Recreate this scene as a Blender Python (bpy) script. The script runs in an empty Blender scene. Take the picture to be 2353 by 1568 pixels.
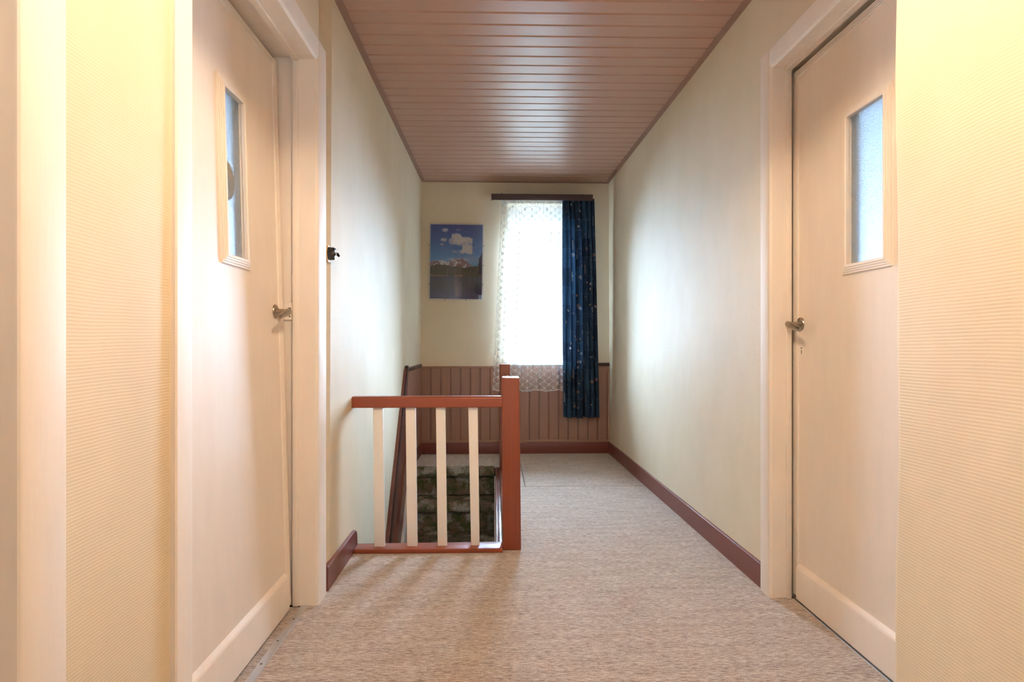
import bpy, bmesh, math, random
import numpy as np
from mathutils import Vector, Matrix, noise as mnoise

random.seed(7)
rng = np.random.default_rng(11)
SC = bpy.context.scene
COL = SC.collection
PI = math.pi

# ------------------------------------------------------------------ colour
def lin(c):
    return tuple((x/255/12.92 if x/255 <= .04045 else ((x/255+.055)/1.055)**2.4) for x in c)

# ------------------------------------------------------------------ material helper
class NT:
    def __init__(self, name):
        self.m = bpy.data.materials.new(name)
        self.m.use_nodes = True
        self.t = self.m.node_tree
        self.t.nodes.clear()
        self.out = self.n('ShaderNodeOutputMaterial')
    def n(self, typ, **kw):
        nd = self.t.nodes.new(typ)
        for k, v in kw.items():
            setattr(nd, k, v)
        return nd
    def l(self, a, b):
        self.t.links.new(a, b)
    def val(self, sock, v):
        if hasattr(v, 'is_output') or isinstance(v, bpy.types.NodeSocket):
            self.l(v, sock)
        else:
            if isinstance(v, (tuple, list)) and len(v) == 3 and sock.type == 'RGBA':
                v = (*v, 1)
            sock.default_value = v
    def math(self, op, a, b=0.0, c=0.0):
        nd = self.n('ShaderNodeMath', operation=op)
        self.val(nd.inputs[0], a); self.val(nd.inputs[1], b); self.val(nd.inputs[2], c)
        return nd.outputs[0]
    def mix(self, fac, a, b, blend='MIX'):
        nd = self.n('ShaderNodeMix', data_type='RGBA', blend_type=blend)
        self.val(nd.inputs[0], fac); self.val(nd.inputs[6], a); self.val(nd.inputs[7], b)
        return nd.outputs[2]
    def ramp(self, fac, stops):
        nd = self.n('ShaderNodeValToRGB')
        e = nd.color_ramp.elements
        while len(e) < len(stops):
            e.new(.5)
        for el, (p, c) in zip(e, stops):
            el.position = p
            el.color = (*c, 1) if len(c) == 3 else c
        self.l(fac, nd.inputs[0])
        return nd.outputs[0]
    def pos(self, scale=(1, 1, 1), rot=(0, 0, 0)):
        g = self.n('ShaderNodeNewGeometry')
        mp = self.n('ShaderNodeMapping')
        self.l(g.outputs['Position'], mp.inputs[0])
        mp.inputs['Scale'].default_value = scale
        mp.inputs['Rotation'].default_value = rot
        return mp.outputs[0]
    def noise(self, vec, scale=5, detail=3, rough=.5, dist=0.0):
        nd = self.n('ShaderNodeTexNoise')
        self.l(vec, nd.inputs['Vector'])
        nd.inputs['Scale'].default_value = scale
        nd.inputs['Detail'].default_value = detail
        nd.inputs['Roughness'].default_value = rough
        nd.inputs['Distortion'].default_value = dist
        return nd.outputs['Fac']
    def bump(self, h, strength=.3, dist=.002, normal=None):
        nd = self.n('ShaderNodeBump')
        nd.inputs['Strength'].default_value = strength
        nd.inputs['Distance'].default_value = dist
        self.l(h, nd.inputs['Height'])
        if normal is not None:
            self.l(normal, nd.inputs['Normal'])
        return nd.outputs[0]
    def bsdf(self, color, rough=.5, normal=None, **kw):
        nd = self.n('ShaderNodeBsdfPrincipled')
        self.val(nd.inputs['Base Color'], color)
        self.val(nd.inputs['Roughness'], rough)
        if normal is not None:
            self.l(normal, nd.inputs['Normal'])
        for k, v in kw.items():
            self.val(nd.inputs[k.replace('_', ' ')], v)
        self.l(nd.outputs[0], self.out.inputs[0])
        return nd

M = {}
# wallpaper: ribbed cream vinyl paper
def mk_wallpaper(name, c1, c2):
    t = NT(name)
    g = t.n('ShaderNodeNewGeometry')
    sp = t.n('ShaderNodeSeparateXYZ'); t.l(g.outputs['Position'], sp.inputs[0])
    wob = t.noise(t.pos((2.2, 2.2, 2.2)), 1, 2)
    zz = t.math('ADD', sp.outputs[2], t.math('MULTIPLY', wob, .02))
    along = t.math('ADD', sp.outputs[0], sp.outputs[1])
    thr = t.noise(t.pos((90, 90, 420)), 1, 2)
    rib = t.math('SINE', t.math('MULTIPLY', zz, 2*PI/.0061))
    tick = t.math('SINE', t.math('MULTIPLY', along, 2*PI/.0042))
    h = t.math('ADD', t.math('ADD', rib, t.math('MULTIPLY', tick, .07)), t.math('MULTIPLY', thr, 1.5))
    big = t.noise(t.pos((1.3, 1.3, .9)), 1.6, 3, .55)
    b1 = t.bump(big, .35, .03)
    b2 = t.bump(h, .20, .0006, b1)
    st = t.noise(t.pos((1, 1, .55)), 2.3, 4, .6)
    col = t.mix(t.ramp(st, [(.35, (0, 0, 0)), (.72, (1, 1, 1))]), c1, c2)
    groove = t.ramp(t.math('ADD', t.math('MULTIPLY', rib, .5), .5), [(0, (.945, .925, .89)), (.5, (1, 1, 1))])
    col = t.mix(1.0, col, groove, 'MULTIPLY')
    t.bsdf(col, .68, b2, Specular_IOR_Level=.35)
    return t.m
M['paper'] = mk_wallpaper('cream_ribbed_wallpaper', (.75, .65, .485), (.68, .575, .41))

def mk_paint(name, col, rough=.33, bump=.12, spec=.5, var=.06):
    t = NT(name)
    n1 = t.noise(t.pos((6, 6, 1.2)), 3, 4, .6)
    n2 = t.noise(t.pos((60, 60, 8)), 2, 3, .6)
    c2 = tuple(x*(1-var*2) for x in col)
    t.bsdf(t.mix(n1, col, c2), t.math('MAXIMUM', t.math('ADD', t.math('MULTIPLY', n1, .12), rough-.06), .31),
           t.bump(t.math('ADD', n1, t.math('MULTIPLY', n2, .3)), bump, .006), Specular_IOR_Level=spec)
    return t.m
M['cream'] = mk_paint('cream_gloss_paint', (.86, .775, .69), .56, .10, .3)
M['cream2'] = mk_paint('cream_frame_paint', (.86, .78, .695), .56, .14, .35)
M['white'] = mk_paint('white_paint', (.84, .82, .79), .4, .06)
M['grey_white'] = mk_paint('plain_room_plaster', (.72, .72, .70), .8, .06)
M['baluster'] = mk_paint('cream_baluster_paint', (.95, .905, .85), .42, .08)
M['backroom'] = mk_paint('lime_plaster', (.62, .60, .56), .9, .1)

def mk_wood(name, c1, c2, rough, axis='z', spec=.5, chips=None, coat=0.0):
    t = NT(name)
    sc = {'z': (70, 70, 1.6), 'x': (1.6, 70, 70), 'y': (70, 1.6, 70)}[axis]
    n1 = t.noise(t.pos(sc), 1.6, 2, .5, 0)
    n2 = t.noise(t.pos((5, 5, 5)), 2, 3)
    f = t.ramp(t.math('ADD', t.math('MULTIPLY', n1, .75), t.math('MULTIPLY', n2, .25)), [(.15, (0, 0, 0)), (.85, (1, 1, 1))])
    col = t.mix(f, c1, c2)
    if chips:
        ch = t.ramp(t.noise(t.pos((30, 30, 14)), 1.3, 4, .7), [(.69, (0, 0, 0)), (.72, (1, 1, 1))])
        col = t.mix(ch, col, chips)
    t.bsdf(col, t.math('MAXIMUM', t.math('ADD', t.math('MULTIPLY', n2, .12), rough), .31), t.bump(n1, .05, .002), Specular_IOR_Level=spec, Coat_Weight=coat, Coat_Roughness=.15)
    return t.m
M['redpaint'] = mk_wood('red_brown_gloss_paint', (.30, .070, .030), (.20, .046, .022), .31, 'z', .5, (.11, .055, .04))
M['redpaintx'] = mk_wood('red_brown_rail_paint', (.30, .070, .030), (.25, .056, .025), .31, 'x', .5)
M['skirt'] = mk_wood('dark_red_skirting_paint', (.205, .066, .050), (.165, .052, .042), .27, 'y', .5)
M['skirtx'] = mk_wood('dark_red_skirting_paint_across', (.205, .066, .050), (.165, .052, .042), .3, 'x', .5)
M['panel'] = mk_wood('brown_wainscot_laminate', (.37, .20, .14), (.315, .168, .114), .36, 'z', .45)
M['darkwood'] = mk_wood('dark_stained_wood', (.075, .030, .024), (.045, .018, .016), .30, 'y', .5)
M['stringer'] = mk_wood('stair_stringer_paint', (.25, .092, .064), (.14, .055, .042), .26, 'y', .5)
M['pelmet'] = mk_wood('mauve_brown_pelmet_veneer', (.090, .058, .058), (.066, .042, .044), .45, 'x', .4)
M['plank'] = mk_wood('ceiling_plank_laminate', (.50, .295, .215), (.45, .26, .188), .31, 'x', .75)
M['planktrim'] = mk_wood('ceiling_trim_laminate', (.34, .195, .145), (.30, .17, .125), .42, 'y', .45)

def mk_carpet(name, rotz):
    t = NT(name)
    p = t.pos((1, 1, 1), (0, 0, rotz))
    mp = t.n('ShaderNodeMapping'); t.l(p, mp.inputs[0]); mp.inputs['Scale'].default_value = (38, 190, 1)
    a = t.noise(mp.outputs[0], 1.0, 5, .68, .25)
    mp2 = t.n('ShaderNodeMapping'); t.l(p, mp2.inputs[0]); mp2.inputs['Scale'].default_value = (5, 30, 1)
    b = t.noise(mp2.outputs[0], 1.0, 3, .6)
    mp3 = t.n('ShaderNodeMapping'); t.l(p, mp3.inputs[0]); mp3.inputs['Scale'].default_value = (260, 420, 1)
    c = t.noise(mp3.outputs[0], 1.0, 2, .6)
    f = t.math('ADD', t.math('ADD', t.math('MULTIPLY', a, .60), t.math('MULTIPLY', b, .16)), t.math('MULTIPLY', c, .32))
    col = t.ramp(f, [(.38, (.085, .044, .028)), (.45, (.22, .138, .098)), (.52, (.40, .305, .245)), (.61, (.68, .60, .525))])
    bm = t.bump(t.math('ADD', c, t.math('MULTIPLY', a, .6)), .75, .006)
    t.bsdf(col, .95, bm, Specular_IOR_Level=.15, Sheen_Weight=.55, Sheen_Roughness=.45)
    return t.m
M['carpet'] = mk_carpet('flecked_brown_carpet', 0)
M['carpet_y'] = mk_carpet('flecked_brown_carpet_turned', PI/2)

def mk_shag():
    t = NT('green_brown_shag_pile')
    p = t.pos()
    big = t.noise(p, 13, 3, .6, .3)
    big2 = t.noise(t.pos((1, 1, 1), (.4, .9, 0)), 9, 2, .6)
    fine = t.noise(p, 170, 3, .7)
    base = t.mix(t.ramp(big, [(.42, (0, 0, 0)), (.56, (1, 1, 1))]), (.15, .165, .06), (.33, .24, .165))
    base = t.mix(t.ramp(big2, [(.52, (0, 0, 0)), (.66, (1, 1, 1))]), base, (.60, .56, .48))
    col = t.mix(1.0, base, t.ramp(fine, [(.30, (.18, .18, .18)), (.62, (1.35, 1.35, 1.35))]), 'MULTIPLY')
    t.bsdf(col, 1.0, t.bump(fine, 1.0, .02), Specular_IOR_Level=.05, Sheen_Weight=.12)
    return t.m
M['shag'] = mk_shag()

def mk_simple(name, col, rough, metal=0, spec=.5):
    t = NT(name)
    n = t.noise(t.pos((20, 20, 20)), 4, 3)
    t.bsdf(t.mix(n, col, tuple(x*.85 for x in col)), t.math('ADD', t.math('MULTIPLY', n, .12), rough-.05), None, Metallic=metal, Specular_IOR_Level=spec)
    return t.m
M['alu'] = mk_simple('brushed_aluminium', (.72, .72, .74), .34, 1)
M['nickel'] = mk_simple('worn_nickel', (.40, .345, .285), .30, 1)
M['screw'] = mk_simple('dull_screw_steel', (.22, .21, .20), .45, 1)
M['bakelite'] = mk_simple('black_bakelite', (.018, .014, .012), .22)
M['chrome'] = mk_simple('small_chrome_cap', (.8, .8, .82), .15, 1)
M['yellowblock'] = mk_simple('yellowed_painted_block', (.72, .50, .26), .5)
M['hole'] = mk_simple('dark_keyhole', (.012, .010, .009), .8)
M['framealu'] = mk_simple('pale_frame_edge', (.74, .72, .70), .4)
M['sticker'] = mk_simple('beige_round_sticker', (.62, .52, .36), .7)
M['ground'] = mk_simple('outside_ground', (.28, .29, .25), .95)
M['facade'] = mk_simple('outside_render', (.55, .53, .5), .9)
M['darkfelt'] = mk_simple('dark_underlay', (.05, .035, .025), .95)
M['rubber'] = mk_simple('grey_cord', (.5, .45, .38), .6)

def mk_glass_clear():
    t = NT('clear_window_glass')
    tr = t.n('ShaderNodeBsdfTransparent'); tr.inputs[0].default_value = (.97, .985, .99, 1)
    gl = t.n('ShaderNodeBsdfGlossy'); gl.inputs['Roughness'].default_value = .02
    fr = t.n('ShaderNodeFresnel'); fr.inputs[0].default_value = 1.3
    mx = t.n('ShaderNodeMixShader')
    t.l(fr.outputs[0], mx.inputs[0]); t.l(tr.outputs[0], mx.inputs[1]); t.l(gl.outputs[0], mx.inputs[2])
    t.l(mx.outputs[0], t.out.inputs[0])
    return t.m
M['glass'] = mk_glass_clear()

def mk_frost():
    t = NT('pebbled_frosted_glass')
    n = t.noise(t.pos((1, 1, 1)), 210, 3, .6)
    n2 = t.noise(t.pos((1, 1, 1)), 60, 2, .5)
    t.bsdf((.90, .96, 1.0), .42, t.bump(t.math('ADD', n, t.math('MULTIPLY', n2, .4)), .9, .006), Transmission_Weight=1.0, IOR=1.35)
    return t.m
M['frost'] = mk_frost()

def mk_posterglass():
    t = NT('poster_glazing')
    tr = t.n('ShaderNodeBsdfTransparent'); tr.inputs[0].default_value = (.97, .97, .97, 1)
    gl = t.n('ShaderNodeBsdfGlossy'); gl.inputs['Roughness'].default_value = .012
    fr = t.n('ShaderNodeFresnel'); fr.inputs[0].default_value = 1.5
    mx = t.n('ShaderNodeMixShader')
    t.l(fr.outputs[0], mx.inputs[0]); t.l(tr.outputs[0], mx.inputs[1]); t.l(gl.outputs[0], mx.inputs[2])
    t.l(mx.outputs[0], t.out.inputs[0])
    return t.m
M['posterglass'] = mk_posterglass()

def mk_vcol(name, rough, translucent=0.0, spec=.3):
    t = NT(name)
    a = t.n('ShaderNodeAttribute', attribute_name='Col')
    b = t.bsdf(a.outputs['Color'], rough, None, Specular_IOR_Level=spec)
    if translucent:
        tl = t.n('ShaderNodeBsdfTranslucent'); t.l(a.outputs['Color'], tl.inputs[0])
        mx = t.n('ShaderNodeMixShader'); mx.inputs[0].default_value = translucent
        t.l(b.outputs[0], mx.inputs[1]); t.l(tl.outputs[0], mx.inputs[2]); t.l(mx.outputs[0], t.out.inputs[0])
    return t.m
M['print'] = mk_vcol('printed_landscape', .6)
M['bluecloth'] = mk_vcol('blue_patchwork_cotton', .9, .07, .1)

def mk_lace():
    t = NT('white_net_lace')
    a = t.n('ShaderNodeAttribute', attribute_name='Thread')
    d = t.n('ShaderNodeBsdfDiffuse'); d.inputs[0].default_value = (.86, .88, .90, 1)
    tl = t.n('ShaderNodeBsdfTranslucent'); tl.inputs[0].default_value = (.80, .84, .88, 1)
    m1 = t.n('ShaderNodeMixShader'); m1.inputs[0].default_value = .010
    t.l(d.outputs[0], m1.inputs[1]); t.l(tl.outputs[0], m1.inputs[2])
    tr = t.n('ShaderNodeBsdfTransparent')
    m2 = t.n('ShaderNodeMixShader')
    t.l(a.outputs['Fac'], m2.inputs[0]); t.l(tr.outputs[0], m2.inputs[1]); t.l(m1.outputs[0], m2.inputs[2])
    t.l(m2.outputs[0], t.out.inputs[0])
    return t.m
M['lace'] = mk_lace()

def mk_shade():
    t = NT('peach_fabric_shade')
    d = t.n('ShaderNodeBsdfDiffuse'); d.inputs[0].default_value = (.80, .60, .42, 1)
    tl = t.n('ShaderNodeBsdfTranslucent'); tl.inputs[0].default_value = (.72, .44, .24, 1)
    m1 = t.n('ShaderNodeMixShader'); m1.inputs[0].default_value = .22
    t.l(d.outputs[0], m1.inputs[1]); t.l(tl.outputs[0], m1.inputs[2]); t.l(m1.outputs[0], t.out.inputs[0])
    return t.m
M['shade'] = mk_shade()
M['sheer'] = None
def mk_sheer():
    t = NT('dimming_drape_cloth')
    d = t.n('ShaderNodeBsdfDiffuse'); d.inputs[0].default_value = (.8, .82, .86, 1)
    tl = t.n('ShaderNodeBsdfTranslucent'); tl.inputs[0].default_value = (.60, .66, .74, 1)
    m1 = t.n('ShaderNodeMixShader'); m1.inputs[0].default_value = .5
    t.l(d.outputs[0], m1.inputs[1]); t.l(tl.outputs[0], m1.inputs[2]); t.l(m1.outputs[0], t.out.inputs[0])
    return t.m
M['sheer'] = mk_sheer()

BULB = 3000.0
def mk_bulb():
    t = NT('lit_warm_bulb')
    e = t.n('ShaderNodeEmission'); e.inputs[0].default_value = (1, .79, .54, 1); e.inputs[1].default_value = BULB
    t.l(e.outputs[0], t.out.inputs[0])
    return t.m
M['bulb'] = mk_bulb()

# ------------------------------------------------------------------ mesh builder
class MB:
    def __init__(self):
        self.bm = bmesh.new()
    def quadbox(self, pts, bevel=0.0, seg=2):
        """8 points: bottom 4 (ccw), top 4"""
        vs = [self.bm.verts.new(p) for p in pts]
        fs = [(0, 3, 2, 1), (4, 5, 6, 7), (0, 1, 5, 4), (1, 2, 6, 5), (2, 3, 7, 6), (3, 0, 4, 7)]
        faces = [self.bm.faces.new([vs[i] for i in f]) for f in fs]
        if bevel:
            es = list({e for f in faces for e in f.edges})
            bmesh.ops.bevel(self.bm, geom=es, offset=bevel, segments=seg, affect='EDGES', profile=.5)
        return self
    def box(self, x0, x1, y0, y1, z0, z1, bevel=0.0, seg=2):
        x0, x1 = sorted((x0, x1)); y0, y1 = sorted((y0, y1)); z0, z1 = sorted((z0, z1))
        return self.quadbox([(x0, y0, z0), (x1, y0, z0), (x1, y1, z0), (x0, y1, z0),
                             (x0, y0, z1), (x1, y0, z1), (x1, y1, z1), (x0, y1, z1)], bevel, seg)
    def prism(self, poly, axis, a0, a1, bevel=0.0, seg=2):
        """polygon extruded along an axis. poly = 2D points in the remaining axes order"""
        def P(p, a):
            if axis == 'x': return (a, p[0], p[1])
            if axis == 'y': return (p[0], a, p[1])
            return (p[0], p[1], a)
        A = [self.bm.verts.new(P(p, a0)) for p in poly]
        B = [self.bm.verts.new(P(p, a1)) for p in poly]
        n = len(poly)
        fs = [self.bm.faces.new(A[::-1]), self.bm.faces.new(B)]
        for i in range(n):
            fs.append(self.bm.faces.new([A[i], A[(i+1) % n], B[(i+1) % n], B[i]]))
        bmesh.ops.recalc_face_normals(self.bm, faces=fs)
        if bevel:
            es = list({e for f in fs for e in f.edges})
            bmesh.ops.bevel(self.bm, geom=es, offset=bevel, segments=seg, affect='EDGES', profile=.5)
        return self
    def lathe(self, prof, n, mat=Matrix.Identity(4), close=True):
        """prof: (r, h) along local z"""
        rings = []
        for r, h in prof:
            if r < 1e-6:
                rings.append([self.bm.verts.new(mat @ Vector((0, 0, h)))])
            else:
                rings.append([self.bm.verts.new(mat @ Vector((r*math.cos(2*PI*i/n), r*math.sin(2*PI*i/n), h))) for i in range(n)])
        fs = []
        for a, b in zip(rings, rings[1:]):
            for i in range(n):
                j = (i+1) % n
                if len(a) == 1 and len(b) == 1: continue
                if len(a) == 1: fs.append(self.bm.faces.new([a[0], b[i], b[j]]))
                elif len(b) == 1: fs.append(self.bm.faces.new([a[i], a[j], b[0]]))
                else: fs.append(self.bm.faces.new([a[i], a[j], b[j], b[i]]))
        if close:
            bmesh.ops.recalc_face_normals(self.bm, faces=fs)
        return self
    def loft(self, rings, cap=True):
        R = [[self.bm.verts.new(p) for p in r] for r in rings]
        n = len(R[0]); fs = []
        for a, b in zip(R, R[1:]):
            for i in range(n):
                j = (i+1) % n
                fs.append(self.bm.faces.new([a[i], a[j], b[j], b[i]]))
        if cap:
            fs.append(self.bm.faces.new(R[0][::-1])); fs.append(self.bm.faces.new(R[-1]))
        bmesh.ops.recalc_face_normals(self.bm, faces=fs)
        return self
    def tube(self, pts, r, n=10, r2=None):
        rings = []
        pts = [Vector(p) for p in pts]
        for i, p in enumerate(pts):
            d = (pts[min(i+1, len(pts)-1)]-pts[max(i-1, 0)]).normalized()
            up = Vector((0, 0, 1)) if abs(d.z) < .9 else Vector((1, 0, 0))
            a = d.cross(up).normalized(); b = d.cross(a)
            rr = r[i] if isinstance(r, (list, tuple)) else r
            rb = (r2[i] if isinstance(r2, (list, tuple)) else r2) if r2 is not None else rr
            rings.append([p+a*rr*math.cos(2*PI*k/n)+b*rb*math.sin(2*PI*k/n) for k in range(n)])
        return self.loft(rings)
    def build(self, name, mat, parent=None, angle=24):
        me = bpy.data.meshes.new(name)
        self.bm.normal_update()
        self.bm.to_mesh(me); self.bm.free()
        for p in me.polygons: p.use_smooth = True
        me.set_sharp_from_angle(angle=math.radians(angle))
        o = bpy.data.objects.new(name, me)
        me.materials.append(mat)
        COL.objects.link(o)
        adopt(o, parent)
        return o

def world_of(o):
    m = Matrix.Identity(4); ch = []
    while o is not None:
        ch.append(o); o = o.parent
    for q in reversed(ch):
        m = m @ q.matrix_parent_inverse @ q.matrix_basis
    return m
def adopt(o, parent):
    if parent is not None:
        o.parent = parent
        o.matrix_parent_inverse = world_of(parent).inverted()
    return o
def tag(o, label, cat=None, group=None, kind=None):
    o['label'] = label
    if cat: o['category'] = cat
    if group: o['group'] = group
    if kind: o['kind'] = kind
    return o
def empty(name, loc, label, cat=None, kind=None, group=None):
    o = bpy.data.objects.new(name, None)
    o.empty_display_size = .1
    COL.objects.link(o); o.location = loc
    return tag(o, label, cat, group, kind)
def struct(mb, name, mat, label, cat):
    return tag(mb.build(name, mat), label, cat, None, 'structure')

def gridmesh(name, P, mat, parent=None, quads_closed=False, color=None, thread=None):
    """P: (nu, nv, 3) array"""
    nu, nv = P.shape[:2]
    me = bpy.data.meshes.new(name)
    idx = np.arange(nu*nv).reshape(nu, nv)
    F = np.stack([idx[:-1, :-1], idx[1:, :-1], idx[1:, 1:], idx[:-1, 1:]], -1).reshape(-1, 4)
    me.vertices.add(nu*nv); me.vertices.foreach_set('co', P.reshape(-1).astype(np.float32))
    me.loops.add(F.size); me.loops.foreach_set('vertex_index', F.reshape(-1).astype(np.int32))
    me.polygons.add(len(F)); me.polygons.foreach_set('loop_start', np.arange(0, F.size, 4, dtype=np.int32))
    me.polygons.foreach_set('loop_total', np.full(len(F), 4, dtype=np.int32))
    me.update(calc_edges=True); me.validate()
    me.polygons.foreach_set('use_smooth', np.ones(len(F), dtype=bool))
    if color is not None:
        at = me.attributes.new('Col', 'FLOAT_COLOR', 'POINT')
        c = np.concatenate([color.reshape(-1, 3), np.ones((nu*nv, 1))], 1)
        at.data.foreach_set('color', c.reshape(-1).astype(np.float32))
    if thread is not None:
        at = me.attributes.new('Thread', 'FLOAT', 'POINT')
        at.data.foreach_set('value', thread.reshape(-1).astype(np.float32))
    o = bpy.data.objects.new(name, me); me.materials.append(mat); COL.objects.link(o)
    return adopt(o, parent)

# smooth value noise in numpy
def vnoise(x, y, seed=0):
    r = np.random.default_rng(seed).random((64, 64))
    xi = np.floor(x).astype(int); yi = np.floor(y).astype(int)
    fx = x-xi; fy = y-yi
    fx = fx*fx*(3-2*fx); fy = fy*fy*(3-2*fy)
    g = lambda a, b: r[a % 64, b % 64]
    return (g(xi, yi)*(1-fx)+g(xi+1, yi)*fx)*(1-fy)+(g(xi, yi+1)*(1-fx)+g(xi+1, yi+1)*fx)*fy
def fbm(x, y, seed=0, oct=5):
    s = 0; a = .5; tot = 0
    for k in range(oct):
        s = s+a*vnoise(x*2**k, y*2**k, seed+k); tot += a; a *= .55
    return s/tot

# ================================================================== key dimensions (metres)
H = 2.445            # ceiling
YB = 5.10            # back wall
YF = -1.75           # wall behind
WL0, WL1 = -.686, -.672   # left wall at the floor, near / far
def left_wall_x(y, z):
    k = min(max((y-2.3)/2.8, 0), 1)
    xb = -.686+.014*k; xt = -.675+.018*k
    return xb+(xt-xb)*min(max(z, 0), H)/H
def right_wall_x(y, z):
    k = min(max((y-2.25)/2.85, 0), 1)
    xb = 1.093-.060*k; xt = 1.082-.055*k
    return xb+(xt-xb)*min(max(z, 0), H)/H

# ================================================================== SETTING
# ---- left wall
mb = MB()
def wseg_left(mb, y0, y1, z0, z1, x_back=-.84):
    p = []
    for z in (z0, z1):
        p.append([(x_back, y0, z), (left_wall_x(y0, z), y0, z), (left_wall_x(y1, z), y1, z), (x_back, y1, z)])
    mb.quadbox(p[0]+p[1])
wseg_left(mb, YF, -.10, -.02, H)
wseg_left(mb, -.10, .835, 2.10, H)
wseg_left(mb, .835, 1.262, -.02, H)
wseg_left(mb, 1.262, 2.192, 2.105, H)
# piece beside the far jamb, slightly dished plaster up to the raised paper edge
for z0, z1 in ((-.02, H),):
    p = []
    for z in (z0, z1):
        p.append([(-.84, 2.192, z), (-.703, 2.192, z), (-.703, 2.300, z), (left_wall_x(2.36, z), 2.362, z), (-.84, 2.362, z)])
    A = [mb.bm.verts.new(q) for q in p[0]]; B = [mb.bm.verts.new(q) for q in p[1]]
    fs = [mb.bm.faces.new(A[::-1]), mb.bm.faces.new(B)]
    for i in range(5): fs.append(mb.bm.faces.new([A[i], A[(i+1) % 5], B[(i+1) % 5], B[i]]))
    bmesh.ops.recalc_face_normals(mb.bm, faces=fs)
for a, b in ((2.362, 3.2), (3.2, 4.2), (4.2, 5.36)):
    wseg_left(mb, a, b, -.02, H)
wseg_left(mb, 2.2, 5.36, -2.75, -.02)
struct(mb, 'wall_left', M['paper'], 'long left corridor wall in cream ribbed wallpaper beside the stairwell', 'wall')

# ---- right wall
mb = MB()
def wseg_right(mb, y0, y1, z0, z1, x_back=1.25):
    p = []
    for z in (z0, z1):
        p.append([(right_wall_x(y0, z), y0, z), (x_back, y0, z), (x_back, y1, z), (right_wall_x(y1, z), y1, z)])
    mb.quadbox(p[0]+p[1])
wseg_right(mb, 1.05, 1.268, -.02, H)
wseg_right(mb, 1.268, 2.202, 2.105, H)
for a, b in ((2.202, 3.2), (3.2, 4.2), (4.2, 5.36)):
    wseg_right(mb, a, b, -.02, H)
struct(mb, 'wall_right', M['paper'], 'long right corridor wall in cream ribbed wallpaper between door and window', 'wall')
mb = MB()
# slightly wavy paper edge at the projecting corner
zs = np.linspace(-.02, H, 30)
rings = []
for z in zs:
    w = .0035*math.sin(z*5.1)+.002*math.sin(z*13+1)
    e = 1.087+w+(.006 if z < .7 else 0)*(.7-z)
    rings.append([(.784, YF, z), (.784, e-.012, z), (.787, e-.003, z), (.795, e, z), (1.25, e, z), (1.25, YF, z)])
mb.loft(rings)
struct(mb, 'wall_right_front', M['paper'], 'projecting cream wallpapered wall at the right edge of the picture', 'wall')

# ---- back wall with window opening
WX0, WX1, WZ0, WZ1 = .115, .735, .818, 2.255
mb = MB()
mb.box(-.84, WX0, YB, YB+.26, -2.75, H).box(WX1, 1.25, YB, YB+.26, -.25, H)
mb.box(WX0, WX1, YB, YB+.26, -.25, WZ0).box(WX0, WX1, YB, YB+.26, WZ1, H)
struct(mb, 'wall_back', M['paper'], 'short end wall with window and poster, cream wallpaper', 'wall')
# ---- wall behind the camera with a window
mb = MB()
VX0, VX1, VZ0, VZ1 = -.50, .56, .50, 2.14
mb.box(-.84, VX0, YF-.2, YF, -.02, H).box(VX1, 1.25, YF-.2, YF, -.02, H)
mb.box(VX0, VX1, YF-.2, YF, -.02, VZ0).box(VX0, VX1, YF-.2, YF, VZ1, H)
struct(mb, 'wall_front', M['paper'], 'wall behind the viewer, seen only mirrored in the poster glass', 'wall')

# ---- floor slab
SX0, SX1, SY0, SY1 = -.672, .02, 2.76, 4.50     # stairwell hole
mb = MB()
mb.box(-.84, 1.25, YF-.2, SY0, -.22, -.008)
mb.box(SX1+.02, 1.25, SY0, YB, -.22, -.008).box(-.84, SX1+.02, 4.565, YB, -.22, -.008)
struct(mb, 'floor', M['darkfelt'], 'hallway floor under the carpet', 'floor')
mb = MB().box(-.84, 1.25, 1.2, 5.36, -2.85, -2.66)
struct(mb, 'floor_2', M['backroom'], 'floor of the storey below at the foot of the stairs', 'floor')
# ---- stairwell walls below floor level
mb = MB()
mb.box(.022, .14, 1.9, 5.1, -2.66, -.22).box(-.84, .14, 1.80, 1.92, -2.66, -.22)
struct(mb, 'wall_stairwell', M['white'], 'pale stairwell wall below the floor on the right of the steps', 'wall')

# ---- ceiling planks
PITCH = .09396
mb = MB()
def yl(y, x): return y-.0097*(x-.2)
k0 = int((YF-.3-5.022)/PITCH)
prof = []
y = 5.022+k0*PITCH
while y < YB+.12:
    prof += [(y, H), (y+.0795, H), (y+.0802, H+.012), (y+.0835, H+.012), (y+PITCH-.0012, H+.0012)]
    y += PITCH
xs = (-.80, 1.22)
rows = [[mb.bm.verts.new((x, yl(p[0], x), p[1])) for p in prof] for x in xs]
top = [[mb.bm.verts.new((x, yl(p[0], x), H+.06)) for p in (prof[0], prof[-1])] for x in xs]
for i in range(len(prof)-1):
    mb.bm.faces.new([rows[0][i], rows[1][i], rows[1][i+1], rows[0][i+1]])
mb.bm.faces.new([top[0][0], top[0][1], top[1][1], top[1][0]])
mb.bm.faces.new([rows[0][0], top[0][0], top[1][0], rows[1][0]])
mb.bm.faces.new([rows[0][-1], rows[1][-1], top[1][1], top[0][1]])
mb.bm.faces.new(rows[0]+[top[0][1], top[0][0]])
mb.bm.faces.new(rows[1]+[top[1][1], top[1][0]])
bmesh.ops.recalc_face_normals(mb.bm, faces=mb.bm.faces[:])
struct(mb, 'ceiling', M['plank'], 'ceiling of narrow glossy brown planks running across the corridor', 'ceiling')
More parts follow.
